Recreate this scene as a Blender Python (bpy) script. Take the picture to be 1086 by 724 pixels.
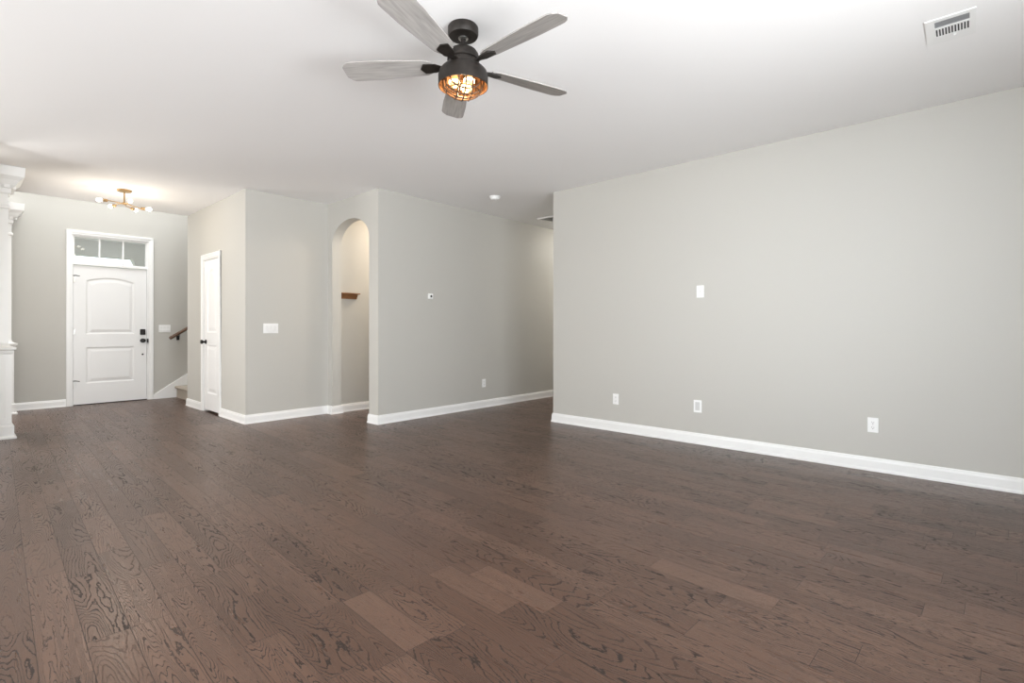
import bpy, bmesh, math, random
from mathutils import Vector, Matrix
PI = math.pi
random.seed(7)
for o in list(bpy.data.objects): bpy.data.objects.remove(o, do_unlink=True)
S = bpy.context.scene
C = S.collection

# ---------------------------------------------------------------- camera, world, lights, exposure
H = 2.74            # ceiling height
cam = bpy.data.cameras.new('camera'); camo = bpy.data.objects.new('camera', cam); C.objects.link(camo)
camo.location = (0, 0, 1.11)
camo.rotation_euler = (PI/2, 0, math.radians(42.03-90))
cam.sensor_width = 36; cam.lens = 537/1086*36; cam.shift_y = -13.5/1086
cam.clip_start = 0.05
S.camera = camo
S.view_settings.view_transform = 'Standard'; S.view_settings.look = 'None'
S.view_settings.exposure = 0.07; S.view_settings.gamma = 1.0
S.view_settings.use_curve_mapping = False

w = bpy.data.worlds.new('sky'); S.world = w; w.use_nodes = True
nt = w.node_tree; bg = nt.nodes['Background']
bg.inputs[0].default_value = (0.86, 0.93, 1.0, 1); bg.inputs[1].default_value = 2.3

def area(name, loc, direction, sx, sy, power, color=(1, 1, 1), spread=180):
    l = bpy.data.lights.new(name, 'AREA'); l.shape = 'RECTANGLE'; l.size = sx; l.size_y = sy
    l.energy = power; l.color = color; l.spread = math.radians(spread)
    o = bpy.data.objects.new(name, l); C.objects.link(o); o.location = loc
    o.rotation_euler = Vector(direction).to_track_quat('-Z', 'Y').to_euler()
    return o
DAY = (0.88, 0.95, 1.0)
PALE = (0.97, 0.985, 1.0)
# daylight through the rear windows (y = -1.7): level skylight, plus added up-tilted fills to brighten the ceiling
area('rear_window_daylight', (1.55, -1.62, 1.45), (0, 1, -0.02), 2.0, 1.8, 37, DAY)
area('rear_window_ceiling_fill', (1.55, -1.60, 1.30), (0.15, 1, 0.45), 2.0, 1.6, 66, PALE, 120)
area('rear_glass_door_daylight', (-0.9, -1.62, 1.25), (0, 1, 0.02), 1.5, 2.1, 30, DAY)
area('rear_door_ceiling_fill', (-0.9, -1.60, 1.2), (0.25, 1, 0.40), 1.5, 2.0, 50, PALE, 110)
# left side window opposite the right wall, with added up-tilted fills for the ceiling
area('side_window_daylight', (-3.12, 0.75, 1.5), (1, 0, -0.02), 1.1, 1.9, 7.0, DAY, 34)
area('side_ceiling_fill', (-3.12, 1.6, 1.4), (1, 0.25, 0.7), 2.6, 1.6, 48, PALE)
area('side_ceiling_fill', (-3.12, 4.6, 1.4), (1, 0.0, 0.55), 1.8, 1.6, 122, (1.0, 0.985, 0.96))  # lamp of an added, unseen window; lifts the ceiling at mid-room
# unseen dining room window added for its light, and high window over the stair hall
area('dining_fill', (-1.4, 9.48, 1.5), (0.5, -1, 0.3), 1.6, 1.5, 125, (1.0, 0.97, 0.93))
area('stair_window_daylight', (1.6, 8.55, 4.3), (-0.1, 1, -0.9), 2.4, 1.2, 105, PALE)

# ---------------------------------------------------------------- helpers
def mat(name, col, rough=0.5, metal=0.0, emis=None, strength=0.0, spec=0.5, trans=0.0):
    m = bpy.data.materials.new(name); m.use_nodes = True
    b = m.node_tree.nodes['Principled BSDF']
    b.inputs['Base Color'].default_value = (*col, 1); b.inputs['Roughness'].default_value = rough
    b.inputs['Metallic'].default_value = metal; b.inputs['Specular IOR Level'].default_value = spec
    b.inputs['Transmission Weight'].default_value = trans
    if emis: b.inputs['Emission Color'].default_value = (*emis, 1); b.inputs['Emission Strength'].default_value = strength
    return m
def add_bump(m, scale, strength, dist=0.002, detail=3):
    n = m.node_tree; b = n.nodes['Principled BSDF']
    tc = n.nodes.new('ShaderNodeTexCoord'); no = n.nodes.new('ShaderNodeTexNoise'); bp = n.nodes.new('ShaderNodeBump')
    no.inputs['Scale'].default_value = scale; no.inputs['Detail'].default_value = detail
    bp.inputs['Strength'].default_value = strength; bp.inputs['Distance'].default_value = dist
    n.links.new(tc.outputs['Object'], no.inputs['Vector']); n.links.new(no.outputs['Fac'], bp.inputs['Height'])
    n.links.new(bp.outputs['Normal'], b.inputs['Normal'])
    return m
def add_mottle(m, c1, c2, scale, vec=(1, 1, 1), detail=4):
    n = m.node_tree; b = n.nodes['Principled BSDF']
    tc = n.nodes.new('ShaderNodeTexCoord'); mp = n.nodes.new('ShaderNodeMapping'); no = n.nodes.new('ShaderNodeTexNoise'); r = n.nodes.new('ShaderNodeValToRGB')
    mp.inputs['Scale'].default_value = vec; no.inputs['Scale'].default_value = scale; no.inputs['Detail'].default_value = detail
    r.color_ramp.elements[0].position = 0.3; r.color_ramp.elements[1].position = 0.7
    r.color_ramp.elements[0].color = (*c1, 1); r.color_ramp.elements[1].color = (*c2, 1)
    n.links.new(tc.outputs['Object'], mp.inputs['Vector']); n.links.new(mp.outputs['Vector'], no.inputs['Vector'])
    n.links.new(no.outputs['Fac'], r.inputs['Fac']); n.links.new(r.outputs['Color'], b.inputs['Base Color'])
    return m
M = {}
M['wall'] = add_bump(mat('greige_wall_paint', (0.515, 0.503, 0.468), 0.55, spec=0.35), 180, 0.08, 0.001)
M['ceil'] = add_bump(mat('ceiling_paint', (0.90, 0.895, 0.89), 0.85, spec=0.2), 220, 0.1, 0.001)
M['trim'] = mat('white_trim_paint', (0.86, 0.86, 0.85), 0.3)
M['door'] = mat('white_door_paint', (0.84, 0.84, 0.835), 0.35)
M['plastic'] = mat('white_plastic', (0.86, 0.86, 0.85), 0.3)
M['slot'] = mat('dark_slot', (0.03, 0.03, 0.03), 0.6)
M['grey_slot'] = mat('grey_slot', (0.30, 0.31, 0.32), 0.6)
M['black'] = mat('matte_black_metal', (0.02, 0.018, 0.016), 0.4, 0.6)
M['steel'] = mat('satin_nickel', (0.55, 0.54, 0.52), 0.35, 1.0)
M['bronze'] = add_mottle(mat('dark_bronze', (0.03, 0.025, 0.02), 0.5, 0.35), (0.014, 0.011, 0.009), (0.030, 0.024, 0.020), 30)
M['cage'] = mat('bronze_wire', (0.10, 0.055, 0.03), 0.45, 0.6)
M['inner'] = mat('copper_shade_lining', (0.32, 0.17, 0.08), 0.45, 0.5)
M['blade'] = add_mottle(mat('weathered_grey_wood', (0.3, 0.28, 0.26), 0.6), (0.30, 0.285, 0.27), (0.44, 0.42, 0.40), 6, (1, 12, 1))
M['amber'] = mat('amber_bulb', (1, 0.6, 0.25), 0.2, emis=(1.0, 0.55, 0.2), strength=0.9)
M['filament'] = mat('bulb_filament', (1, 0.8, 0.5), 0.2, emis=(1.0, 0.78, 0.45), strength=14)
M['bulb'] = mat('white_bulb', (1, 0.97, 0.9), 0.2, emis=(1.0, 0.95, 0.86), strength=6)
M['brass'] = mat('brushed_brass', (0.42, 0.28, 0.14), 0.35, 0.8)
M['walnut'] = add_mottle(mat('walnut_wood', (0.10, 0.05, 0.025), 0.4), (0.075, 0.038, 0.02), (0.14, 0.075, 0.04), 20, (1, 8, 8))
M['oak'] = add_mottle(mat('stained_shelf_wood', (0.25, 0.11, 0.04), 0.45), (0.17, 0.068, 0.022), (0.30, 0.14, 0.055), 10, (1, 12, 12))
M['carpet'] = add_bump(add_mottle(mat('beige_carpet', (0.5, 0.45, 0.38), 0.95, spec=0.1), (0.40, 0.35, 0.29), (0.58, 0.52, 0.45), 90), 300, 0.8, 0.004)
M['porch'] = mat('porch_grey_paint', (0.62, 0.61, 0.58), 0.7)
M['leaf'] = add_mottle(mat('tree_leaves', (0.1, 0.13, 0.08), 0.8), (0.16, 0.17, 0.14), (0.34, 0.35, 0.30), 8)
M['bark'] = mat('tree_bark', (0.12, 0.09, 0.07), 0.9)
M['concrete'] = mat('porch_concrete', (0.5, 0.49, 0.47), 0.9)
def glass():
    m = bpy.data.materials.new('clear_glass'); m.use_nodes = True; n = m.node_tree
    n.nodes.clear(); out = n.nodes.new('ShaderNodeOutputMaterial'); mx = n.nodes.new('ShaderNodeMixShader')
    t = n.nodes.new('ShaderNodeBsdfTransparent'); g = n.nodes.new('ShaderNodeBsdfGlossy'); f = n.nodes.new('ShaderNodeFresnel')
    g.inputs['Roughness'].default_value = 0.02; f.inputs['IOR'].default_value = 1.5
    n.links.new(f.outputs[0], mx.inputs[0]); n.links.new(t.outputs[0], mx.inputs[1]); n.links.new(g.outputs[0], mx.inputs[2]); n.links.new(mx.outputs[0], out.inputs[0])
    return m
M['glass'] = glass()

def wood_floor():
    m = bpy.data.materials.new('hickory_plank_floor'); m.use_nodes = True; n = m.node_tree; L = n.links
    b = n.nodes['Principled BSDF']
    def N(t, **k):
        x = n.nodes.new(t)
        for a, v in k.items(): setattr(x, a, v)
        return x
    def val(x):
        return x
    def setin(node, i, v):
        if hasattr(v, 'is_linked') or hasattr(v, 'links'): L.new(v, node.inputs[i])
        else: node.inputs[i].default_value = v
    def math_(op, a, bb=0.0, c=0.0):
        x = N('ShaderNodeMath', operation=op); setin(x, 0, a); setin(x, 1, bb); setin(x, 2, c); return x.outputs[0]
    def comb(x, y, z):
        q = N('ShaderNodeCombineXYZ'); setin(q, 0, x); setin(q, 1, y); setin(q, 2, z); return q.outputs[0]
    def white(v):
        q = N('ShaderNodeTexWhiteNoise', noise_dimensions='3D'); L.new(v, q.inputs['Vector']); return q
    def noise(v, scale, detail=2, rough=0.5, dist=0.0):
        q = N('ShaderNodeTexNoise'); L.new(v, q.inputs['Vector']); q.inputs['Scale'].default_value = scale
        q.inputs['Detail'].default_value = detail; q.inputs['Roughness'].default_value = rough; q.inputs['Distortion'].default_value = dist
        return q.outputs['Fac']
    def smooth(v, a, bb):
        q = N('ShaderNodeMapRange', interpolation_type='SMOOTHSTEP'); setin(q, 0, v); q.inputs[1].default_value = a; q.inputs[2].default_value = bb
        q.inputs[3].default_value = 0; q.inputs[4].default_value = 1; return q.outputs[0]
    tc = N('ShaderNodeTexCoord'); mp = N('ShaderNodeMapping'); mp.vector_type = 'POINT'
    mp.inputs['Rotation'].default_value = (0, 0, math.radians(2.4))   # boards lie 2.4 degrees off the walls
    mp.inputs['Location'].default_value = (0.03, 0.2, 0)
    L.new(tc.outputs['Object'], mp.inputs['Vector'])
    sx = N('ShaderNodeSeparateXYZ'); L.new(mp.outputs['Vector'], sx.inputs[0])
    X, Y = sx.outputs[0], sx.outputs[1]
    WID = 0.127
    row_f = math_('DIVIDE', X, WID); row = math_('FLOOR', row_f); fx = math_('FRACT', row_f)
    r1 = white(comb(row, 3.3, 1.7))
    ln = math_('MULTIPLY_ADD', r1.outputs['Value'], 0.6, 1.0)
    sr = N('ShaderNodeSeparateColor'); L.new(r1.outputs['Color'], sr.inputs[0])
    yy = math_('ADD', math_('DIVIDE', Y, ln), math_('MULTIPLY', sr.outputs[1], 7.0))
    pl = math_('FLOOR', yy); fy = math_('FRACT', yy)
    # uneven board lengths: every second joint is shifted
    rid = white(comb(row, pl, 5.1)); rc = N('ShaderNodeSeparateColor'); L.new(rid.outputs['Color'], rc.inputs[0])
    split = math_('MULTIPLY_ADD', rc.outputs[0], 0.5, 0.3)
    half = math_('GREATER_THAN', fy, split)
    pid = comb(row, math_('MULTIPLY_ADD', half, 0.37, pl), 9.0)
    p = white(pid); pc = N('ShaderNodeSeparateColor'); L.new(p.outputs['Color'], pc.inputs[0])
    ra, rb, rg = pc.outputs[0], pc.outputs[1], pc.outputs[2]
    # grain space: long stretched contours, own offset per board
    gx = math_('ADD', X, math_('MULTIPLY', ra, 31.0)); gy = math_('ADD', Y, math_('MULTIPLY', rb, 47.0))
    stretch = math_('MULTIPLY_ADD', math_('MULTIPLY', rg, rg), 2.2, 0.9)      # some boards wild cathedral, others nearly straight
    gv = comb(math_('MULTIPLY', gx, math_('MULTIPLY', stretch, 6.0)), math_('MULTIPLY', gy, 0.95), rb)
    big = noise(gv, 1.0, 1.5, 0.45, 0.25)
    wob = noise(comb(math_('MULTIPLY', gx, 55.0), math_('MULTIPLY', gy, 16.0), ra), 1.0, 4, 0.65)
    ph = math_('MULTIPLY', math_('ADD', big, math_('MULTIPLY', wob, 0.038)), math_('MULTIPLY_ADD', ra, 20.0, 30.0))
    fr = math_('FRACT', ph)
    tri = math_('ABSOLUTE', math_('SUBTRACT', fr, 0.5))                       # 0 at the line
    thick = noise(comb(math_('MULTIPLY', gx, 22.0), math_('MULTIPLY', gy, 7.0), 2.0), 1.0, 2, 0.5)
    wd = math_('MULTIPLY_ADD', smooth(thick, 0.30, 0.75), 0.12, 0.10)
    line = math_('SUBTRACT', 1.0, smooth(math_('DIVIDE', tri, wd), 0.3, 1.0))
    pores = noise(comb(math_('MULTIPLY', gx, 420.0), math_('MULTIPLY', gy, 26.0), rb), 1.0, 2, 0.6)
    pore = smooth(pores, 0.58, 0.70)
    soft = noise(comb(math_('MULTIPLY', gx, 30.0), math_('MULTIPLY', gy, 2.2), rg), 1.0, 3, 0.6)
    amt = smooth(rb, 0.05, 0.6)
    line2 = math_('MULTIPLY', line, math_('MULTIPLY_ADD', amt, 0.50, 0.40))
    # seams
    ex = math_('MINIMUM', fx, math_('SUBTRACT', 1.0, fx)); exm = math_('MULTIPLY', ex, WID)
    e1 = math_('MINIMUM', fy, math_('SUBTRACT', 1.0, fy)); e2 = math_('ABSOLUTE', math_('SUBTRACT', fy, split))
    eym = math_('MULTIPLY', math_('MINIMUM', e1, e2), ln)
    ed = math_('MINIMUM', exm, eym)
    seam = math_('SUBTRACT', 1.0, smooth(ed, 0.0004, 0.0016))
    # colour
    ramp = N('ShaderNodeValToRGB'); cr = ramp.color_ramp
    cr.elements[0].position = 0.0; cr.elements[0].color = (0.058, 0.029, 0.019, 1)
    cr.elements[1].position = 1.0; cr.elements[1].color = (0.170, 0.096, 0.066, 1)
    e = cr.elements.new(0.5); e.color = (0.108, 0.058, 0.039, 1)
    tone = math_('ADD', math_('MULTIPLY_ADD', rg, 0.50, 0.10), math_('MULTIPLY', soft, 0.42))
    L.new(tone, ramp.inputs[0])
    dark = math_('MAXIMUM', math_('MAXIMUM', line2, math_('MULTIPLY', pore, 0.42)), math_('MULTIPLY', seam, 0.85))
    mx = N('ShaderNodeMix', data_type='RGBA'); L.new(dark, mx.inputs[0]); L.new(ramp.outputs[0], mx.inputs[6]); mx.inputs[7].default_value = (0.016, 0.010, 0.008, 1)
    L.new(mx.outputs[2], b.inputs['Base Color'])
    rgh = math_('MULTIPLY_ADD', dark, 0.25, math_('MULTIPLY_ADD', soft, 0.10, 0.24))
    L.new(rgh, b.inputs['Roughness']); b.inputs['Specular IOR Level'].default_value = 0.42
    bp = N('ShaderNodeBump'); bp.inputs['Strength'].default_value = 0.8; bp.inputs['Distance'].default_value = 0.0012
    hgt = math_('SUBTRACT', math_('MULTIPLY', soft, 0.35), dark)
    L.new(hgt, bp.inputs['Height']); L.new(bp.outputs[0], b.inputs['Normal'])
    return m
M['floor'] = wood_floor()

def tag(o, label=None, cat=None, group=None, kind=None):
    if label: o['label'] = label
    if cat: o['category'] = cat
    if group: o['group'] = group
    if kind: o['kind'] = kind
    return o
def empty(name, loc=(0, 0, 0), rot=(0, 0, 0)):
    o = bpy.data.objects.new(name, None); C.objects.link(o); o.location = loc; o.rotation_euler = rot; o.empty_display_size = 0.1
    return o
def obj(name, bm, m, parent=None, smooth=False, loc=None, rot=None, bevel=0):
    bmesh.ops.remove_doubles(bm, verts=bm.verts, dist=1e-6)
    bmesh.ops.recalc_face_normals(bm, faces=bm.faces)
    me = bpy.data.meshes.new(name); bm.to_mesh(me); bm.free()
    ms = m if isinstance(m, (list, tuple)) else [m]
    for q in ms: me.materials.append(q)
    o = bpy.data.objects.new(name, me); C.objects.link(o)
    if smooth:
        for p in me.polygons: p.use_smooth = True
        try: me.set_sharp_from_angle(angle=math.radians(35))
        except Exception: pass
    if parent: o.parent = parent
    if loc: o.location = loc
    if rot: o.rotation_euler = rot
    if bevel:
        b = o.modifiers.new('bevel', 'BEVEL'); b.width = bevel; b.segments = 2; b.limit_method = 'ANGLE'
    return o
def box(bm, x0, x1, y0, y1, z0, z1, mi=0):
    v = [bm.verts.new(p) for p in ((x0,y0,z0),(x1,y0,z0),(x1,y1,z0),(x0,y1,z0),(x0,y0,z1),(x1,y0,z1),(x1,y1,z1),(x0,y1,z1))]
    for f in ((0,3,2,1),(4,5,6,7),(0,1,5,4),(1,2,6,5),(2,3,7,6),(3,0,4,7)):
        bm.faces.new([v[i] for i in f]).material_index = mi
    return bm
def B(*a):
    bm = bmesh.new(); return box(bm, *a)
def prism(bm, pts, axis, a, b, mi=0):
    """polygon pts (2D) extruded along axis from a to b. axis 0: pts are (y,z); 1: (x,z); 2: (x,y)"""
    def P(p, t): return (t, p[0], p[1]) if axis == 0 else ((p[0], t, p[1]) if axis == 1 else (p[0], p[1], t))
    va = [bm.verts.new(P(p, a)) for p in pts]; vb = [bm.verts.new(P(p, b)) for p in pts]
    bm.faces.new(va).material_index = mi; bm.faces.new(vb[::-1]).material_index = mi
    n = len(pts)
    for i in range(n): bm.faces.new((va[i], va[(i+1) % n], vb[(i+1) % n], vb[i])).material_index = mi
    bm.normal_update()
    return bm
def lathe(bm, prof, seg=32, c=(0, 0, 0), closed=False, mi=0):
    rings = []
    for r, z in prof:
        if r < 1e-6: rings.append([bm.verts.new((c[0], c[1], c[2]+z))])
        else: rings.append([bm.verts.new((c[0]+r*math.cos(2*PI*k/seg), c[1]+r*math.sin(2*PI*k/seg), c[2]+z)) for k in range(seg)])
    pr = list(zip(rings, rings[1:])) + ([(rings[-1], rings[0])] if closed else [])
    for A, D in pr:
        for k in range(seg):
            k2 = (k+1) % seg
            if len(A) == 1 and len(D) == 1: continue
            if len(A) == 1: f = (A[0], D[k2], D[k])
            elif len(D) == 1: f = (A[k], A[k2], D[0])
            else: f = (A[k], A[k2], D[k2], D[k])
            bm.faces.new(f).material_index = mi
    return bm
def tube(bm, pts, r, seg=8, closed=False, mi=0):
    pts = [Vector(p) for p in pts]; n = len(pts); rings = []
    up = Vector((0, 0, 1))
    for i, p in enumerate(pts):
        if closed: t = (pts[(i+1) % n]-pts[i-1])
        else: t = pts[min(i+1, n-1)]-pts[max(i-1, 0)]
        t.normalize(); u = up if abs(t.dot(up)) < 0.95 else Vector((1, 0, 0))
        a = t.cross(u).normalized(); b2 = t.cross(a).normalized()
        rr = r[i] if isinstance(r, (list, tuple)) else r
        rings.append([bm.verts.new(p+a*rr*math.cos(2*PI*k/seg)+b2*rr*math.sin(2*PI*k/seg)) for k in range(seg)])
    for i in range(n if closed else n-1):
        A, D = rings[i], rings[(i+1) % n]
        for k in range(seg): bm.faces.new((A[k], A[(k+1) % seg], D[(k+1) % seg], D[k])).material_index = mi
    if not closed: bm.faces.new(rings[0]).material_index = mi; bm.faces.new(rings[-1][::-1]).material_index = mi
    return bm
def sweep(bm, prof, path):
    """prof: (out, z); path: 2D points; out is to the LEFT of travel; mitred corners"""
    rings = []; n = len(path)
    for i, p in enumerate(path):
        p = Vector(p); d0 = (p-Vector(path[i-1])).normalized() if i else None; d1 = (Vector(path[i+1])-p).normalized() if i < n-1 else None
        d0 = d0 or d1; d1 = d1 or d0
        n0 = Vector((-d0.y, d0.x)); n1 = Vector((-d1.y, d1.x)); m_ = (n0+n1); m_ = m_/max(0.2, m_.dot(n1)) if m_.length > 1e-6 else n1
        rings.append([bm.verts.new((p.x+m_.x*o_, p.y+m_.y*o_, z)) for o_, z in prof])
    k = len(prof)
    for i in range(n-1):
        for j in range(k): bm.faces.new((rings[i][j], rings[i][(j+1) % k], rings[i+1][(j+1) % k], rings[i+1][j]))
    bm.faces.new(rings[0]); bm.faces.new(rings[-1][::-1])
    return bm
def struct(name, bm, m, label=None, cat=None, **k):
    return tag(obj(name, bm, m, **k), label, cat, kind='structure')

# ---------------------------------------------------------------- room shell
RX = 4.83; RY = 3.69; MY = 5.08; AX = 3.32; SY = 6.25; CX = 2.30; CY = 8.40; FY = 9.56
LX = -3.2; BY = -1.7; HX = 8.6
struct('floor', box(box(bmesh.new(), LX-0.15, HX+0.1, BY-0.15, FY+0.1, -0.12, 0), 0, 0.001, 0, 0.001, -0.1, -0.09), M['floor'], 'dark brown wide-plank hardwood floor', 'floor')
cb = bmesh.new()
prism(cb, [(LX-0.12, BY-0.12), (HX+0.1, BY-0.12), (HX+0.1, CY), (0.36, CY), (0.36, FY), (LX-0.12, FY)], 2, H, H+0.30)
struct('ceiling', cb, M['ceil'], 'smooth white ceiling over room and entry', 'ceiling')
struct('wall_right', B(RX, RX+0.12, BY, RY, 0, H), M['wall'], 'long light greige wall on the right with outlets', 'wall')
struct('wall_hall', B(RX+0.12, HX, RY-0.12, RY, 0, H), M['wall'], 'hallway wall turning off behind the long right wall', 'wall')
struct('wall_hall_end', B(HX, HX+0.12, RY-0.12, MY+0.12, 0, H), M['wall'], 'end wall of the side hallway', 'wall')
struct('wall_middle', B(AX, HX, MY, MY+0.12, 0, H), M['wall'], 'greige wall with the thermostat, running into the side hall', 'wall')
# arch wall with an elliptical opening
ya, yb, zs, rise = 5.27, 6.136, 2.20, 0.275
arc = [((ya+yb)/2+(yb-ya)/2*math.cos(PI*k/32), zs+rise*math.sin(PI*k/32)) for k in range(33)]   # from yb to ya
aw = bmesh.new()
y_end = SY
prism(aw, [(MY+0.12, 0), (MY+0.12, H), (y_end, H), (y_end, 0), (yb, 0)] + arc + [(ya, 0)], 0, AX, AX+0.13)
bmesh.ops.triangulate(aw, faces=[f for f in aw.faces if len(f.verts) > 4])
struct('wall_arch', aw, M['wall'], 'narrow greige wall pierced by an arched opening', 'wall')
struct('wall_switch', B(CX, AX+0.13, SY, SY+0.12, 0, H), M['wall'], 'greige wall with the three-gang switch', 'wall')
struct('wall_passage', B(AX+0.13, 5.3, 6.19, 6.31, 0, H), M['wall'], 'warm-lit wall inside the arched passage', 'wall')
struct('wall_passage_end', B(5.3, 5.42, MY+0.12, 6.31, 0, H), M['wall'], 'end wall of the arched passage', 'wall')
# closet wall with a door opening
dy0, dy1, dh = 7.10, 7.70, 2.045
cw = bmesh.new()
prism(cw, [(SY+0.12, 0), (dy0, 0), (dy0, dh), (dy1, dh), (dy1, 0), (CY, 0), (CY, H), (SY+0.12, H)], 0, CX, CX+0.12)
struct('wall_closet', cw, M['wall'], 'greige wall with the narrow white closet door', 'wall')
struct('wall_stair', B(CX+0.12, HX, CY-0.12, CY, 0, H), M['wall'], 'wall beside the stairs behind the closet block', 'wall')
struct('wall_closet_back', B(3.2, 3.3, SY+0.12, CY-0.12, 0, H), M['wall'], 'inside wall of the closet', 'wall')
# front wall (two storeys at the entry) with door + transom opening
fx0, fx1, fz = 1.165, 2.085, 2.472
fw = bmesh.new()
wx0, wx1, wz0, wz1 = -2.2, -0.6, 0.75, 2.25
box(fw, LX, wx0, FY, FY+0.14, 0, H+0.3); box(fw, wx0, wx1, FY, FY+0.14, 0, wz0); box(fw, wx0, wx1, FY, FY+0.14, wz1, H+0.3)
box(fw, wx1, 0.3, FY, FY+0.14, 0, H+0.3)
box(fw, 0.3, fx0, FY, FY+0.14, 0, 5.5); box(fw, fx1, HX, FY, FY+0.14, 0, 5.5); box(fw, fx0, fx1, FY, FY+0.14, fz, 5.5)
struct('wall_front', fw, M['wall'], 'front wall around the entry door', 'wall')
# upper stair hall
uw = bmesh.new()
box(uw, 0.24, 0.36, CY, FY, H+0.3, 5.5); box(uw, 0.36, HX, CY-0.12, CY, H+0.3, 5.5)
struct('wall_upper', uw, M['wall'], 'upper wall of the two-storey stair hall', 'wall')
struct('wall_stair_end', B(HX, HX+0.12, CY-0.12, FY+0.14, 0, 5.5), M['wall'], 'far end wall of the stair hall', 'wall')
struct('ceiling_upper', B(0.24, HX+0.12, CY-0.12, FY+0.14, 5.5, 5.6), M['ceil'], 'upper ceiling of the stair hall', 'ceiling')
# left and rear walls (behind the camera) with window openings
def pierced(axis, a, b, t0, t1, holes):
    bm = bmesh.new(); cur = a
    def q(s0, s1, z0, z1):
        if axis == 'x': box(bm, s0, s1, t0, t1, z0, z1)
        else: box(bm, t0, t1, s0, s1, z0, z1)
    for h0, h1, z0, z1 in holes:
        q(cur, h0, 0, H); q(h0, h1, z1, H)
        if z0 > 0: q(h0, h1, 0, z0)
        cur = h1
    q(cur, b, 0, H); return bm
struct('wall_rear', pierced('x', LX-0.12, RX+0.12, BY-0.12, BY, [(-1.7, -0.1, 0, 2.35), (0.5, 2.6, 0.55, 2.35)]), M['wall'], 'rear wall with windows, behind the viewpoint', 'wall')
struct('wall_left', pierced('y', BY, FY, LX-0.12, LX, [(0.15, 2.9, 0.55, 2.45), (3.6, 5.6, 0.55, 2.45)]), M['wall'], 'left wall with a side window', 'wall')
struct('wall_dining', B(LX, 0.262, 6.28, 6.40, 0, H), M['wall'], 'wall end at the left edge by the column', 'wall')
def win(n, axis, a, b, t, z0, z1, label, cols, rows=1):
    r = tag(empty('window_%d' % n, ((a+b)/2, t, z0) if axis == 'x' else (t, (a+b)/2, z0)), label, 'window', kind='structure')
    bm = bmesh.new(); s = 0.05
    def q(bm, s0, s1, z0_, z1_, th=0.03):
        if axis == 'x': box(bm, s0-(a+b)/2, s1-(a+b)/2, -th, th, z0_-z0, z1_-z0)
        else: box(bm, -th, th, s0-(a+b)/2, s1-(a+b)/2, z0_-z0, z1_-z0)
    q(bm, a, a+s, z0, z1); q(bm, b-s, b, z0, z1); q(bm, a+s, b-s, z0, z0+s); q(bm, a+s, b-s, z1-s, z1)
    for i in range(1, cols): x = a+(b-a)*i/cols; q(bm, x-0.03, x+0.03, z0+s, z1-s)
    for j in range(1, rows+1-1+1):
        if rows > 1 and j < rows: zz = z0+(z1-z0)*j/rows; q(bm, a+s, b-s, zz-0.02, zz+0.02)
    obj('window_frame', bm, M['trim'], r)
    g = bmesh.new(); q(g, a+s, b-s, z0+s, z1-s, 0.003); obj('pane', g, M['glass'], r)
win(2, 'x', -1.7, -0.1, BY-0.08, 0.0, 2.35, 'glass patio door behind the viewpoint', 2)
win(3, 'x', 0.5, 2.6, BY-0.08, 0.55, 2.35, 'double rear window behind the viewpoint', 2, 2)
win(4, 'y', 0.15, 2.9, LX-0.08, 0.55, 2.45, 'triple side window behind the viewpoint', 3, 2)
win(6, 'y', 3.6, 5.6, LX-0.08, 0.55, 2.45, 'unseen second side window added to brighten the ceiling', 2, 2)  # out-of-view window put in for the fill lamp inside it
win(5, 'x', wx0, wx1, FY+0.08, wz0, wz1, 'unseen dining room window added for its light', 2, 2)  # out-of-view window, put in for the light it adds

# ---------------------------------------------------------------- baseboards
bh = 0.105
bprof = [(0, 0), (0.020, 0), (0.020, 0.012), (0.014, 0.022), (0.014, bh-0.028), (0.010, bh-0.014), (0.009, bh-0.004), (0.004, bh), (0, bh)]
def base(side, path, label):
    struct('baseboard_'+side, sweep(bmesh.new(), bprof, path), M['trim'], label, 'baseboard')
base('right', [(RX, BY), (RX, RY), (HX, RY)], 'white baseboard along the long right wall')
base('middle', [(HX, MY), (AX, MY), (AX, ya), (AX+0.13, ya), (AX+0.13, MY+0.12)], 'white baseboard below the thermostat wall')
base('passage', [(5.3, 6.19), (AX+0.13, 6.19), (AX+0.13, yb), (AX, yb), (AX, SY), (CX, SY), (CX, 7.04)], 'white baseboard below the switch wall and into the arch')
base('closet', [(CX, 7.76), (CX, CY), (2.455, CY)], 'short white baseboard between closet door and stairs')
base('front', [(1.105, FY), (0.36, FY), (LX, FY)], 'white baseboard left of the entry door')
base('dining', [(0.262, 6.40), (0.262, 6.28), (LX, 6.28), (LX, BY)], 'white baseboard at the left edge')

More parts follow.
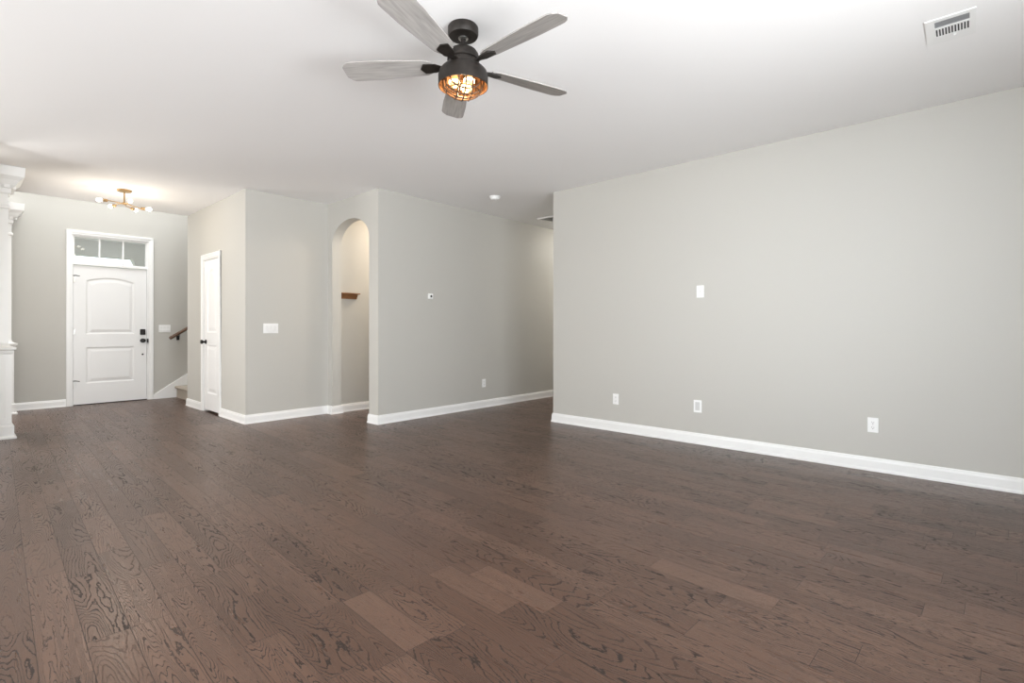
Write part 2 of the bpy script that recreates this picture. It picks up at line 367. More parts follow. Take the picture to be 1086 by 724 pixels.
# ---------------------------------------------------------------- doors
def panel_outline(x0, x1, z0, z1, arch=0.0, inset=0.0, n=16):
    x0 += inset; x1 -= inset; z0 += inset; z1 -= inset
    pts = [(x0, z0), (x1, z0)]
    if arch:
        for k in range(n+1):
            t = k/n; x = x1+(x0-x1)*t; pts.append((x, z1-arch+arch*math.sin(PI*t)**0.8 if 0 < t < 1 else z1-arch))
    else: pts += [(x1, z1), (x0, z1)]
    return pts
def panel_door(w_, h_, th, panels):
    """local: x 0..w, z 0..h, front face at y=0 facing -y, back at y=th; panels moulded into both faces"""
    bm = bmesh.new()
    steps = [(0.0, 0.0), (0.008, 0.004), (0.018, 0.009), (0.030, 0.009), (0.062, 0.002), (0.068, 0.001)]
    for side in (0, 1):
        def P(x, z, dep): return (x, dep if side == 0 else th-dep, z)
        cs = [bm.verts.new(P(*p, 0)) for p in ((0, 0), (w_, 0), (w_, h_), (0, h_))]
        edges = [bm.edges.new((cs[i], cs[(i+1) % 4])) for i in range(4)]
        for (x0, x1, z0, z1, ar) in panels:
            prev = None
            for si, (ins, dep) in enumerate(steps):
                ring = [bm.verts.new(P(x, z, dep)) for x, z in panel_outline(x0, x1, z0, z1, ar, ins)]
                if prev is None: edges += [bm.edges.new((ring[i], ring[(i+1) % len(ring)])) for i in range(len(ring))]
                else:
                    for i in range(len(ring)): bm.faces.new((prev[i], prev[(i+1) % len(ring)], ring[(i+1) % len(ring)], ring[i]))
                prev = ring
            bm.faces.new(prev)
        bmesh.ops.triangle_fill(bm, edges=edges, use_beauty=True)
    for (a_, b_) in (((0, 0), (w_, 0)), ((w_, 0), (w_, h_)), ((w_, h_), (0, h_)), ((0, h_), (0, 0))):
        bm.faces.new([bm.verts.new(p) for p in ((a_[0], 0, a_[1]), (b_[0], 0, b_[1]), (b_[0], th, b_[1]), (a_[0], th, a_[1]))])
    return bm
def casing(bm, x0, x1, z1, cw_=0.06, th=0.018, y=0.0):
    """three-sided stepped casing on plane y (sticking out to -y); opening x0..x1, top z1"""
    for (a0, a1, t) in ((0.0, cw_, th*0.7), (cw_*0.55, cw_, th)):
        box(bm, x0-a1, x0-a0, y-t, y, 0, z1+a0); box(bm, x1+a0, x1+a1, y-t, y, 0, z1+a0)
        box(bm, x0-a1, x1+a1, y-t, y, z1+a0, z1+a1)
    return bm
# entry door
d1 = tag(empty('door_1', (fx0, FY, 0)), 'white two-panel entry door with black keypad lock under a three-pane transom', 'door', kind='structure')
W = fx1-fx0
obj('casing', casing(bmesh.new(), 0, W, fz, 0.058, 0.022, 0.0), M['trim'], d1, bevel=0.002)
jb = bmesh.new(); box(jb, 0, 0.018, 0, 0.14, 0, fz); box(jb, W-0.018, W, 0, 0.14, 0, fz); box(jb, 0.018, W-0.018, 0, 0.14, fz-0.014, fz); box(jb, 0.018, W-0.018, 0.0, 0.14, 2.036, 2.066)
obj('door_frame', jb, M['trim'], d1, bevel=0.002)
slab = obj('door_panel', panel_door(W-0.044, 2.018, 0.044, [(0.14, W-0.044-0.155, 1.02, 1.86, 0.055), (0.14, W-0.044-0.155, 0.30, 0.83, 0)]), M['door'], d1, loc=(0.022, 0.018, 0.012))
obj('threshold', B(0.018, W-0.018, 0.01, 0.12, 0.0, 0.010), M['bronze'], d1)  # dark finish stands in for the shaded gap line under the slab
kx = 0.845
kp = obj('keypad_lock', B(kx-0.034, kx+0.034, -0.012, 0.018, 1.015, 1.105), M['black'], d1, bevel=0.008); kp['label'] = 'black square keypad lock'
kn = bmesh.new(); lathe(kn, [(0.033, 0), (0.033, 0.010), (0.014, 0.014), (0.013, 0.035), (0.027, 0.042), (0.032, 0.055), (0.027, 0.068), (0.0, 0.072)], 24)
knob = obj('knob', kn, M['black'], d1, True, loc=(kx, 0.018, 0.925), rot=(PI/2, 0, 0)); knob['label'] = 'black round door knob'
kn = bmesh.new(); lathe(kn, [(0.013, 0), (0.013, 0.010), (0.0, 0.014)], 16)
obj('lower_bolt', kn, M['black'], d1, True, loc=(kx, 0.018, 0.712), rot=(PI/2, 0, 0))
obj('strike_plate', B(W-0.022, W-0.008, -0.026, 0.02, 0.895, 0.955), M['black'], d1)
for hz_ in (1.82, 1.07, 0.30):
    hb = bmesh.new(); lathe(hb, [(0.0, -0.05), (0.008, -0.05), (0.008, 0.05), (0.0, 0.05)], 12, (0.018, 0.008, hz_)); box(hb, 0.010, 0.04, 0.013, 0.018, hz_-0.045, hz_+0.045)
    hg = obj('hinge', hb, M['steel'], d1)
    if hz_ != 1.07:
        st = bmesh.new(); tube(st, [(0.018, 0.005, hz_+0.055), (0.045, -0.03, hz_+0.058), (0.085, -0.045, hz_+0.05)], 0.0055); obj('hinge_stop', st, M['black'], hg)
# transom window
tw = tag(empty('window_1', (fx0, FY, 2.066)), 'three-pane transom window above the entry door', 'window', kind='structure')
tb = bmesh.new(); zt = fz-0.014-2.066
box(tb, 0.018, 0.036, 0.02, 0.06, 0, zt); box(tb, W-0.036, W-0.018, 0.02, 0.06, 0, zt); box(tb, 0.036, W-0.036, 0.02, 0.06, 0, 0.014); box(tb, 0.036, W-0.036, 0.02, 0.06, zt-0.018, zt)
for i in (1, 2): x = 0.036+(W-0.072)*i/3; box(tb, x-0.010, x+0.010, 0.02, 0.06, 0.018, zt-0.018)
obj('window_frame', tb, M['trim'], tw)
for i in range(3):
    x0 = 0.036+(W-0.072)*i/3; x1 = 0.036+(W-0.072)*(i+1)/3
    obj('pane', B(x0+0.0105 if i else x0, x1-0.0105 if i < 2 else x1, 0.037, 0.043, 0.0185, zt-0.0185), M['glass'], tw)
# closet door: local x runs along -Y of the world, front faces -X
d2 = tag(empty('door_2', (CX, dy1, 0), (0, 0, -PI/2)), 'narrow white closet door with an arched upper panel', 'door', kind='structure')
W2 = dy1-dy0
obj('casing', casing(bmesh.new(), 0, W2, dh, 0.06, 0.018, 0.0), M['trim'], d2, bevel=0.002)
jb = bmesh.new(); box(jb, 0, 0.015, 0, 0.12, 0, dh); box(jb, W2-0.015, W2, 0, 0.12, 0, dh); box(jb, 0.015, W2-0.015, 0, 0.12, dh-0.015, dh)
obj('door_frame', jb, M['trim'], d2)
obj('door_panel', panel_door(W2-0.036, 1.995, 0.035, [(0.105, W2-0.036-0.105, 1.03, 1.87, 0.14), (0.105, W2-0.036-0.105, 0.22, 0.87, 0)]), M['door'], d2, loc=(0.018, 0.006, 0.028))
kn = bmesh.new(); lathe(kn, [(0.030, 0), (0.030, 0.008), (0.012, 0.012), (0.012, 0.032), (0.024, 0.040), (0.029, 0.052), (0.024, 0.064), (0.0, 0.068)], 24)
obj('knob', kn, M['black'], d2, True, loc=(0.075, 0.006, 0.935), rot=(PI/2, 0, 0))['label'] = 'black round knob'
for hz_ in (1.83, 1.10, 0.28):
    hb = bmesh.new(); lathe(hb, [(0.0, -0.045), (0.007, -0.045), (0.007, 0.045), (0.0, 0.045)], 12, (W2-0.016, -0.001, hz_)); obj('hinge', hb, M['steel'], d2)

# ---------------------------------------------------------------- staircase and handrail
st = tag(empty('staircase', (2.46, CY, 0)), 'carpeted stairs rising to the right behind the closet wall', 'stairs')
rise_, run_ = 0.185, 0.28
for i in range(13):
    x = i*run_; z = (i+1)*rise_
    bm = bmesh.new()
    pts = [(x, max(0, i*rise_)), (x, z-0.045), (x-0.022, z-0.040), (x-0.030, z-0.022), (x-0.022, z-0.004), (x, z), (x+run_, z), (x+run_, max(0, i*rise_))]
    prism(bm, pts, 1, 0.002, FY-CY-0.024)
    obj('step', bm, M['carpet'], st, True)
sk = bmesh.new(); sl = rise_/run_
x0s = 2.147-2.46; zz = lambda x: 0.387+sl*(x-(2.625-2.46))
prism(sk, [(x0s, 0), (x0s, zz(x0s)), (3.64, zz(3.64)), (3.64, zz(3.64)-0.55), (0.0, 0)], 1, FY-CY-0.022, FY-CY-0.001)
obj('skirt_board', sk, M['trim'], st, bevel=0.003)['label'] = 'white sloping skirt board'
hr = tag(empty('handrail', (2.35, FY-0.07, 0.955)), 'dark wooden handrail on black brackets beside the stairs', 'handrail')
rb_ = bmesh.new(); tube(rb_, [(0, 0, 0), (0.02, 0, sl*0.02), (3.2, 0, sl*3.2)], [0.021, 0.025, 0.025], 14); obj('rail', rb_, M['walnut'], hr, True)
for bx_ in (0.13, 1.4, 2.8):
    z = bx_*sl
    b3 = bmesh.new(); tube(b3, [(bx_, 0, z-0.018), (bx_, 0.0, z-0.055), (bx_, 0.02, z-0.075), (bx_, 0.060, z-0.08)], 0.008); box(b3, bx_-0.02, bx_+0.02, 0.060, 0.069, z-0.115, z-0.045)
    obj('bracket', b3, M['black'], hr)

# ---------------------------------------------------------------- column by the dining room
def column(name, cx, cy, hw, label, ped=0.92, shaft=0.0):
    r = tag(empty(name, (cx, cy, 0)), label, 'column')
    def sq(bm, h_, z0, z1): box(bm, -h_, h_, -h_, h_, z0, z1)
    def sqprof(prof):
        bm = bmesh.new(); rings = [[bm.verts.new((sx*a, sy*a, z)) for sx, sy in ((-1,-1),(1,-1),(1,1),(-1,1))] for a, z in prof]
        for A, D in zip(rings, rings[1:]):
            for k in range(4): bm.faces.new((A[k], A[(k+1) % 4], D[(k+1) % 4], D[k]))
        bm.faces.new(rings[0][::-1]); bm.faces.new(rings[-1]); return bm
    obj('plinth', sqprof([(hw+0.035, 0), (hw+0.035, 0.015), (hw+0.018, 0.03), (hw+0.018, 0.125), (hw+0.008, 0.14), (hw, 0.15)]), M['trim'], r)
    pb = sqprof([(hw, 0.15), (hw, ped-0.07)])
    for s in (-1, 1):      # raised stile frame on the front and back face
        f = hw+0.004
        for (a, b_, z0, z1) in ((-hw, -hw+0.045, 0.15, ped-0.07), (hw-0.045, hw, 0.15, ped-0.07), (-hw+0.045, hw-0.045, 0.15, 0.21), (-hw+0.045, hw-0.045, ped-0.13, ped-0.07)):
            if s < 0: box(pb, a, b_, -f-0.006, -hw, z0, z1)
            else: box(pb, a, b_, hw, f+0.006, z0, z1)
    obj('pedestal', pb, M['trim'], r)
    obj('pedestal_cap', sqprof([(hw, ped-0.07), (hw+0.012, ped-0.055), (hw+0.014, ped-0.03), (hw+0.032, ped-0.02), (hw+0.034, ped), (hw+0.012, ped+0.004), (hw-0.025, ped+0.03)]), M['trim'], r)
    s_ = hw-0.022
    obj('shaft', sqprof([(s_+0.006, ped+0.028), (s_, ped+0.05), (s_, 2.32)]), M['trim'], r)
    obj('neck_moulding', sqprof([(s_, 2.32), (s_+0.016, 2.33), (s_+0.016, 2.35), (s_+0.004, 2.36)]), M['trim'], r)
    cp = sqprof([(s_+0.002, 2.36), (s_+0.002, 2.47), (s_+0.018, 2.485), (s_+0.02, 2.53), (s_+0.05, 2.56), (s_+0.078, 2.61), (s_+0.112, 2.645), (s_+0.118, H-0.002)])
    e_ = s_+0.02
    for k in range(5):
        t = -e_+(k+0.5)*2*e_/5
        for s in (-1, 1):
            box(cp, t-0.02, t+0.02, s*(e_+0.02)-0.012, s*(e_+0.02)+0.012, 2.53, 2.575); box(cp, s*(e_+0.02)-0.012, s*(e_+0.02)+0.012, t-0.02, t+0.02, 2.53, 2.575)
    obj('capital', cp, M['trim'], r)
    return r
column('square_column', 0.252, 7.37, 0.165, 'white square column on a panelled pedestal at the left edge')
column('square_column', 0.425, FY-0.21, 0.13, 'white square column against the front wall, mostly hidden behind the nearer column')
struct('trim_1', B(0.14, 0.30, 7.53, FY-0.33, 2.42, H), M['trim'], 'white header between the two columns', 'header')

# ---------------------------------------------------------------- outside the entry: porch and tree
struct('porch_floor', B(-1.0, 4.5, FY+0.14, 12.0, -0.15, -0.02), M['concrete'], 'porch slab outside the entry door', 'porch')
pr = bmesh.new(); box(pr, -1.0, 4.5, FY+0.14, 11.9, 2.66, 2.76)
prism(pr, [(-1.0, 2.66), (-1.0, 2.387), (2.24, 2.387), (2.35, 2.13), (2.6, 2.13), (4.5, 2.10), (4.5, 2.66)], 1, 11.4, 11.6)
struct('porch_roof', pr, M['porch'], 'grey porch ceiling and beam seen through the transom', 'porch')
struct('ground', B(-30, 40, 12.0, 60, -0.4, -0.3), mat('lawn', (0.2, 0.24, 0.12), 0.9), 'lawn outside', 'ground')
def tree(x, y, hgt, label):
    t = tag(empty('tree', (x, y, -0.3)), label, 'tree', group='trees seen through the transom')
    tb_ = bmesh.new(); tube(tb_, [(0, 0, 0), (0.05, 0, hgt*0.4), (0, 0.1, hgt*0.8)], [0.16, 0.12, 0.04]); obj('trunk', tb_, M['bark'], t)
    lf = bmesh.new()
    for k in range(700):
        a = random.uniform(0, 2*PI); rr = random.random()**0.5*hgt*0.22; z = hgt*(0.55+0.45*random.random()); rr *= math.sin(PI*(z/hgt-0.5)*0.95+0.15)
        c = Vector((rr*math.cos(a), rr*math.sin(a), z)); s = 0.09
        d = Vector((random.uniform(-1, 1), random.uniform(-1, 1), random.uniform(-1, 1))).normalized(); e = d.orthogonal().normalized(); g_ = d.cross(e)
        lf.faces.new([lf.verts.new(c+e*s), lf.verts.new(c+g_*s*0.5), lf.verts.new(c-e*s), lf.verts.new(c-g_*s*0.5)])
    obj('foliage', lf, M['leaf'], t)
tree(3.2, 25, 3.75, 'leafy tree seen low in the left transom pane'); tree(4.9, 26.5, 3.9, 'leafy tree seen low in the middle transom pane')

# ---------------------------------------------------------------- plates on the walls
def plate_root(name, loc, normal, label, cat, group=None):
    """local x along the wall (to the right as seen), z up, -y out of the wall"""
    rz = {'-x': -PI/2, '-y': 0.0}[normal]
    return tag(empty(name, loc, (0, 0, rz)), label, cat, group)
def plate(r, w_=0.07, h_=0.115): return obj('cover_plate', B(-w_/2, w_/2, -0.006, 0, -h_/2, h_/2), M['plastic'], r, bevel=0.002)
def receptacle(r, z):
    bm = bmesh.new()
    pts = [(0.0165*math.cos(a)*1.0, z+0.0145*math.sin(a)) for a in [2*PI*k/20 for k in range(20)]]
    prism(bm, pts, 1, -0.0085, -0.006); q = obj('receptacle', bm, M['plastic'], r)
    s = bmesh.new(); box(s, -0.0075, -0.0055, -0.0092, -0.0084, z-0.001, z+0.008); box(s, 0.0055, 0.0075, -0.0092, -0.0084, z-0.001, z+0.007)
    lathe(s, [(0, z-0.0095), (0.0028, z-0.0095), (0.0028, z-0.0045), (0, z-0.0045)], 10, (0, -0.0088, 0)) if False else box(s, -0.0025, 0.0025, -0.0092, -0.0084, z-0.010, z-0.005)
    obj('slots', s, M['slot'], q)
def outlet(loc, nrm, label):
    r = plate_root('wall_outlet', loc, nrm, label, 'outlet'); plate(r); receptacle(r, 0.02); receptacle(r, -0.02)
    obj('screw', B(-0.002, 0.002, -0.0072, -0.006, -0.002, 0.002), M['steel'], r); return r
outlet((RX, 0.554, 0.358), '-x', 'white duplex outlet low on the right wall, nearest the camera')
outlet((RX, 2.837, 0.349), '-x', 'white outlet low on the right wall, nearest the hallway corner')
outlet((5.04, MY, 0.344), '-y', 'white outlet low on the thermostat wall')
r = plate_root('low_voltage_plate', (RX, 1.94, 0.363), '-x', 'white recessed wall plate low on the right wall, between the two outlets', 'wall plate'); plate(r, 0.078, 0.118)
bm = bmesh.new(); box(bm, -0.028, 0.028, -0.0075, -0.006, -0.046, -0.040); box(bm, -0.028, 0.028, -0.0075, -0.006, 0.040, 0.046); box(bm, -0.028, -0.022, -0.0075, -0.006, -0.04, 0.04); box(bm, 0.022, 0.028, -0.0075, -0.006, -0.04, 0.04)
obj('insert_frame', bm, M['plastic'], r)
obj('insert', B(-0.022, 0.022, -0.0065, -0.006, -0.04, 0.04), mat('offwhite_insert', (0.62, 0.62, 0.61), 0.5), r)
r = plate_root('cable_plate', (RX, 1.914, 1.468), '-x', 'white cable wall plate with one dark jack, high on the right wall', 'wall plate'); plate(r)
bm = bmesh.new(); lathe(bm, [(0, 0), (0.008, 0), (0.008, 0.006), (0.0045, 0.006), (0.0045, 0.012), (0, 0.012)], 16); obj('jack', bm, M['steel'], r, True, loc=(0, -0.006, 0.0), rot=(PI/2, 0, 0))
obj('screw', B(-0.002, 0.002, -0.0072, -0.006, 0.040, 0.044), M['steel'], r)
def switch(loc, nrm, n, label, w_):
    r = plate_root('light_switch', loc, nrm, label, 'light switch'); plate(r, w_, 0.118)
    for i in range(n):
        x = (i-(n-1)/2)*0.046; bm = bmesh.new(); prism(bm, [(-0.0065, -0.033), (-0.012, -0.033), (-0.0075, 0.0), (-0.009, 0.033), (-0.0065, 0.033)], 0, x-0.0165, x+0.0165)
        q = obj('rocker', bm, mat('rocker_plastic', (0.8, 0.8, 0.79), 0.35) if i == 0 else bpy.data.materials['rocker_plastic'], r)
switch((2.588, SY, 1.115), '-y', 3, 'white three-rocker light switch on the wall left of the arch', 0.175)
switch((2.298, FY, 1.112), '-y', 3, 'white three-rocker light switch between entry door and handrail', 0.158)
r = plate_root('thermostat', (4.08, MY, 1.522), '-y', 'small white wall thermostat with a black round sensor', 'thermostat')
obj('body', B(-0.036, 0.036, -0.022, 0, -0.034, 0.034), M['plastic'], r, bevel=0.006)
bm = bmesh.new(); lathe(bm, [(0, 0), (0.015, 0), (0.013, 0.006), (0, 0.008)], 20); obj('dial', bm, M['slot'], r, True, loc=(0.004, -0.0215, 0.0), rot=(PI/2, 0, 0))

# wooden ledge inside the arch
sh = tag(empty('wall_shelf', (AX+0.135, 6.19, 1.51)), 'short brown wooden ledge on the wall inside the arch', 'shelf')
bm = bmesh.new(); prism(bm, [(0, 0), (-0.018, 0), (-0.018, 0.02), (-0.03, 0.03), (-0.034, 0.052), (-0.05, 0.062), (0, 0.062)], 0, 0, 0.245)
obj('moulding', bm, M['oak'], sh)
obj('ledge', B(0, 0.265, -0.075, 0, 0.062, 0.078), M['oak'], sh, bevel=0.003)

# ---------------------------------------------------------------- ceiling things
sd = tag(empty('smoke_detector', (4.50, 4.34, H)), 'round white smoke detector on the ceiling before the hallway', 'smoke detector')
bm = bmesh.new(); lathe(bm, [(0.066, 0), (0.066, -0.012), (0.060, -0.016), (0.057, -0.034), (0.045, -0.043), (0.0, -0.045)], 32); obj('housing', bm, M['plastic'], sd, True)
bm = bmesh.new(); lathe(bm, [(0.0, -0.0445), (0.010, -0.0445), (0.010, -0.048), (0, -0.048)], 16, (0.02, 0, 0)); obj('test_button', bm, M['plastic'], sd)
# supply register
vt = tag(empty('ceiling_vent', (3.62, 0.07, H)), 'white slotted air vent on the ceiling at upper right', 'vent')
X0, X1, Y0, Y1 = -0.145, 0.155, -0.10, 0.105
fr = bmesh.new()
def rect_frame(bm, x0, x1, y0, y1, holes, z0, z1):
    xs = sorted({x0, x1, *[h[0] for h in holes], *[h[1] for h in holes]}); ys = sorted({y0, y1, *[h[2] for h in holes], *[h[3] for h in holes]})
    for a, b_ in zip(xs, xs[1:]):
        for c, d in zip(ys, ys[1:]):
            mx_, my_ = (a+b_)/2, (c+d)/2
            if not any(h[0] < mx_ < h[1] and h[2] < my_ < h[3] for h in holes): box(bm, a, b_, c, d, z0, z1)
ly0, ly1 = -0.075, 0.065
holes = [(-0.112, -0.042, ly0, ly1)]
for k in range(11):
    c = ly0+0.006+k*(ly1-ly0-0.012)/10; holes.append((-0.022, 0.066, c-0.0035, c+0.0035))
rect_frame(fr, X0, X1, Y0, Y1, holes, -0.0045, -0.0022)
obj('face_plate', fr, M['plastic'], vt)
fl = bmesh.new(); rect_frame(fl, X0, X1, Y0, Y1, [(X0+0.012, X1-0.012, Y0+0.012, Y1-0.012)], -0.0022, 0); obj('flange', fl, M['plastic'], vt)
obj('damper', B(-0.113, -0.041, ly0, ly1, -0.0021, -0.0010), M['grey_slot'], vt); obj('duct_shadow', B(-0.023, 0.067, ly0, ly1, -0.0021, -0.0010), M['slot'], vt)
bm = bmesh.new()
for k in range(2): x = -0.103+k*0.032; prism(bm, [(x, -0.0040), (x+0.018, -0.0026), (x+0.019, -0.0030), (x+0.001, -0.0046)], 1, ly0, ly1)
obj('louvre', bm, M['grey_slot'], vt)
obj('lever', B(0.082, 0.085, -0.02, -0.010, -0.014, -0.007), M['plastic'], vt)
# return grille in the side hall ceiling
rg_ = tag(empty('return_grille', (6.1, 4.42, H)), 'white framed grille on the side hall ceiling', 'vent')
fr = bmesh.new(); rect_frame(fr, -0.30, 0.30, -0.31, 0.31, [(-0.265, 0.265, -0.275, 0.275)], -0.018, 0); obj('grille_frame', fr, M['plastic'], rg_, bevel=0.002)
bm = bmesh.new()
for k in range(26): y = -0.27+k*0.0212; prism(bm, [(y, -0.012), (y+0.015, -0.004), (y+0.016, -0.0055), (y+0.001, -0.0135)], 0, -0.265, 0.265)
obj('louvre', bm, M['plastic'], rg_); obj('backing', B(-0.265, 0.265, -0.275, 0.275, -0.003, -0.001), M['grey_slot'], rg_)

# ceiling fan
F = Vector((1.858, 2.03, H))
fan = tag(empty('ceiling_fan', F), 'dark bronze ceiling fan with grey blades and caged light', 'ceiling fan')
bm = bmesh.new(); lathe(bm, [(0, 0), (0.078, 0), (0.082, -0.006), (0.082, -0.040), (0.076, -0.052), (0.030, -0.060), (0.022, -0.060), (0, -0.060)], 40); obj('canopy', bm, M['bronze'], fan, True)
bm = bmesh.new(); lathe(bm, [(0.015, -0.055), (0.026, -0.058), (0.026, -0.064), (0.015, -0.068)], 24); obj('canopy_ring', bm, M['steel'], fan, True)
bm = bmesh.new(); lathe(bm, [(0, -0.055), (0.0125, -0.055), (0.0125, -0.128), (0, -0.128)], 16); obj('downrod', bm, M['bronze'], fan, True)
bm = bmesh.new(); lathe(bm, [(0, -0.108), (0.024, -0.110), (0.05, -0.118), (0.072, -0.132), (0.083, -0.150), (0.086, -0.170), (0.086, -0.182), (0.080, -0.186), (0.080, -0.200), (0.0, -0.200)], 40); obj('motor_housing', bm, M['bronze'], fan, True)
bz = -0.208
fwd = math.radians(42.03)
for deg in (60, 132, 204, 276, 348):
    a = fwd - math.radians(deg)
    bm = bmesh.new(); n = 26; top = []; th = 0.006
    def outline():
        pts = []
        for k in range(n+1):
            t = k/n; x = 0.165+t*(0.665-0.165); hw_ = 0.052+0.020*min(1, t*1.6)
            if t > 0.9: hw_ *= math.sqrt(max(0.0, 1-((t-0.9)/0.1)**2*0.75))
            if t < 0.08: hw_ *= 0.7+0.3*(t/0.08)
            pts.append((x, hw_))
        return pts
    ol = outline(); poly = [(x, h_) for x, h_ in ol]+[(x, -h_) for x, h_ in reversed(ol)]
    prism(bm, poly, 2, -th/2, th/2)
    bmesh.ops.rotate(bm, verts=bm.verts, cent=(0, 0, 0), matrix=Matrix.Rotation(math.radians(12), 3, 'X'))
    bmesh.ops.triangulate(bm, faces=[f for f in bm.faces if len(f.verts) > 4])
    bl = obj('blade', bm, M['blade'], fan, loc=(0, 0, bz), rot=(0, 0, a)); bl['label'] = 'grey wood fan blade'
    ir = bmesh.new()
    prism(ir, [(0.07, 0.020), (0.12, 0.014), (0.15, 0.030), (0.215, 0.034), (0.235, 0.0), (0.215, -0.034), (0.15, -0.030), (0.12, -0.014), (0.07, -0.020)], 2, -0.010, -0.004)
    bmesh.ops.rotate(ir, verts=ir.verts, cent=(0, 0, 0), matrix=Matrix.Rotation(math.radians(12), 3, 'X'))
    obj('blade_iron', ir, M['bronze'], bl)
bm = bmesh.new(); lathe(bm, [(0, -0.196), (0.088, -0.200), (0.092, -0.212), (0.095, -0.222), (0.0, -0.224)], 40); obj('switch_housing', bm, M['bronze'], fan, True)
bm = bmesh.new(); lathe(bm, [(0.06, -0.220), (0.095, -0.221), (0.115, -0.229), (0.128, -0.244), (0.134, -0.266), (0.134, -0.322), (0.1315, -0.322), (0.1315, -0.266), (0.125, -0.246), (0.112, -0.232), (0.06, -0.226)], 48, closed=True)
shd = obj('lamp_shade', bm, M['bronze'], fan, True)
bm = bmesh.new(); lathe(bm, [(0.06, -0.2265), (0.1115, -0.2325), (0.1245, -0.2465), (0.131, -0.2665), (0.131, -0.3215)], 48); obj('shade_lining', bm, M['inner'], shd, True)
cg = bmesh.new()
def bowl(x, y):
    r2 = min(1.0, (x*x+y*y)/0.112**2); return -0.305-0.075*math.sqrt(max(0, 1-r2))
for k in (-0.075, -0.0375, 0, 0.0375, 0.075):
    half_ = math.sqrt(0.112**2-k*k); ts = [-half_+2*half_*j/20 for j in range(21)]
    P = [(k, t, bowl(k, t)) for t in ts]; P = [(k, -half_, -0.24)]+P+[(k, half_, -0.24)]; tube(cg, P, 0.0042, 6)
    if abs(k) < 0.06: P = [(t, k, bowl(t, k)-0.004) for t in ts]; P = [(-half_, k, -0.24)]+P+[(half_, k, -0.24)]; tube(cg, P, 0.0042, 6)
tube(cg, [(0.112*math.cos(2*PI*k/36), 0.112*math.sin(2*PI*k/36), -0.305) for k in range(36)], 0.004, 6, True)
tube(cg, [(0.090*math.cos(2*PI*k/36), 0.090*math.sin(2*PI*k/36), bowl(0.09, 0)) for k in range(36)], 0.003, 6, True)
bmesh.ops.rotate(cg, verts=cg.verts, cent=(0, 0, 0), matrix=Matrix.Rotation(fwd+0.25, 3, 'Z'))
obj('wire_cage', cg, M['cage'], fan, True)
for k in range(3):
    a = fwd+PI/2+2*PI*k/3+0.3; px, py = 0.048*math.cos(a), 0.048*math.sin(a)
    bm = bmesh.new(); lathe(bm, [(0, 0.01), (0.016, 0.008), (0.016, -0.025), (0.0, -0.026)], 16); sk_ = obj('bulb_socket', bm, M['bronze'], fan, True, loc=(px, py, -0.232))
    bm = bmesh.new(); lathe(bm, [(0.012, -0.026), (0.016, -0.04), (0.027, -0.062), (0.029, -0.075), (0.022, -0.092), (0.0, -0.10)], 20); bu = obj('bulb', bm, M['amber'], fan, True, loc=(px, py, -0.232)); bu['label'] = 'glowing amber bulb'
    bm = bmesh.new(); lathe(bm, [(0, -0.1005), (0.008, -0.0985), (0.0, -0.1035)], 10); lathe(bm, [(0.0292, -0.068), (0.0296, -0.075), (0.0292, -0.08)], 20); obj('filament_glow', bm, M['filament'], bu)
l = bpy.data.lights.new('fan_bulb_light', 'POINT'); l.energy = 3; l.color = (1, 0.72, 0.45); l.shadow_soft_size = 0.03
o = bpy.data.objects.new('fan_bulb_light', l); C.objects.link(o); o.location = F+Vector((0, 0, -0.35))

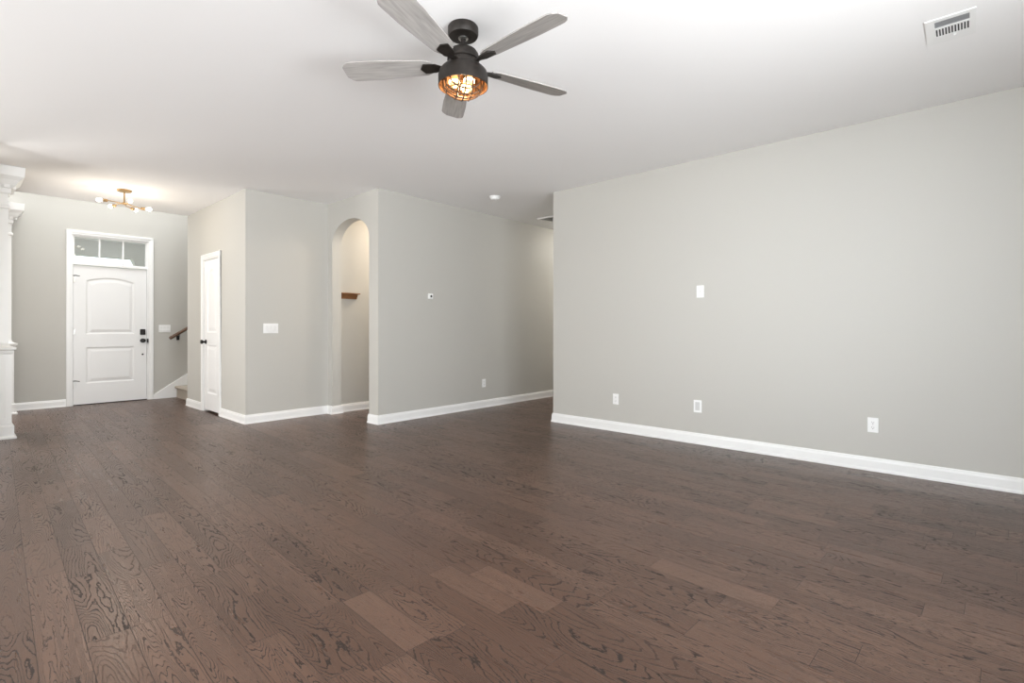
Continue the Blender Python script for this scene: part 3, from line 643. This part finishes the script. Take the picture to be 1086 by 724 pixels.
# entry semi-flush light
E = Vector((1.37, 7.37, H))
en = tag(empty('entry_light', E), 'brass semi-flush light with five white bulbs on the entry ceiling', 'ceiling light')
bm = bmesh.new(); lathe(bm, [(0, 0), (0.072, 0), (0.074, -0.012), (0.066, -0.022), (0.0, -0.024)], 32); obj('canopy', bm, M['brass'], en, True)
bm = bmesh.new(); lathe(bm, [(0, -0.02), (0.008, -0.02), (0.008, -0.15), (0, -0.15)], 12); obj('stem', bm, M['brass'], en, True)
bm = bmesh.new(); lathe(bm, [(0, -0.145), (0.020, -0.148), (0.024, -0.160), (0.020, -0.172), (0, -0.175)], 20); obj('hub', bm, M['brass'], en, True)
for deg, dz in ((100, -0.02), (35, -0.035), (-40, -0.01), (205, 0.02), (160, -0.01)):
    a = fwd - PI/2 + math.radians(deg)
    am = empty('arm', (0, 0, -0.16), (0, 0, a)); am.parent = en
    bpy.data.objects.remove(am, do_unlink=True)
    bm = bmesh.new(); tube(bm, [(0.015, 0, 0), (0.06, 0.022, dz*0.2), (0.11, 0.026, dz*0.6), (0.15, 0.008, dz), (0.165, 0.0, dz)], 0.005, 8)
    arm = obj('arm', bm, M['brass'], en, True, loc=(0, 0, -0.16), rot=(0, 0, a))
    bm = bmesh.new(); tube(bm, [(0.155, 0.002, dz), (0.160, 0.002, dz), (0.200, 0, dz), (0.202, 0, dz)], [0.008, 0.017, 0.018, 0.015], 14); obj('socket', bm, M['brass'], arm, True)
    bm = bmesh.new(); tube(bm, [(0.200+0.0, 0, dz), (0.212, 0, dz), (0.228, 0, dz), (0.245, 0, dz), (0.258, 0, dz), (0.266, 0, dz)], [0.009, 0.014, 0.021, 0.023, 0.017, 0.005], 16); obj('bulb', bm, M['bulb'], arm, True)
l = bpy.data.lights.new('entry_bulb_light', 'POINT'); l.energy = 12; l.color = (1, 0.88, 0.72); l.shadow_soft_size = 0.15
o = bpy.data.objects.new('entry_bulb_light', l); C.objects.link(o); o.location = E+Vector((0, 0, -0.4))
# lamp over the arched passage (out of view, round a corner of the ceiling)
pl_ = tag(empty('passage_light', (4.5, 5.65, H)), 'flush ceiling lamp inside the arched passage', 'ceiling light')
bm = bmesh.new(); lathe(bm, [(0, 0), (0.13, 0), (0.13, -0.02), (0.0, -0.02)], 32); obj('lamp_base', bm, M['brass'], pl_, True)
bm = bmesh.new(); lathe(bm, [(0.12, -0.02), (0.115, -0.05), (0.08, -0.075), (0, -0.085)], 32); obj('lamp_shade', bm, mat('opal_glass', (1, 0.95, 0.88), 0.4, emis=(1, 0.86, 0.70), strength=150), pl_, True)

hl_ = tag(empty('hall_fill_lamp', (7.6, 4.4, H)), 'unseen ceiling lamp added to brighten the side hallway', 'ceiling light')  # added lamp, out of view, brightens the dim hall
bm = bmesh.new(); lathe(bm, [(0, 0), (0.13, 0), (0.13, -0.02), (0.0, -0.02)], 32); obj('lamp_base', bm, M['brass'], hl_, True)
bm = bmesh.new(); lathe(bm, [(0.12, -0.02), (0.115, -0.05), (0.08, -0.075), (0, -0.085)], 32); obj('lamp_shade', bm, mat('hall_fill_glass', (1, 0.98, 0.94), 0.4, emis=(1, 0.96, 0.88), strength=190), hl_, True)
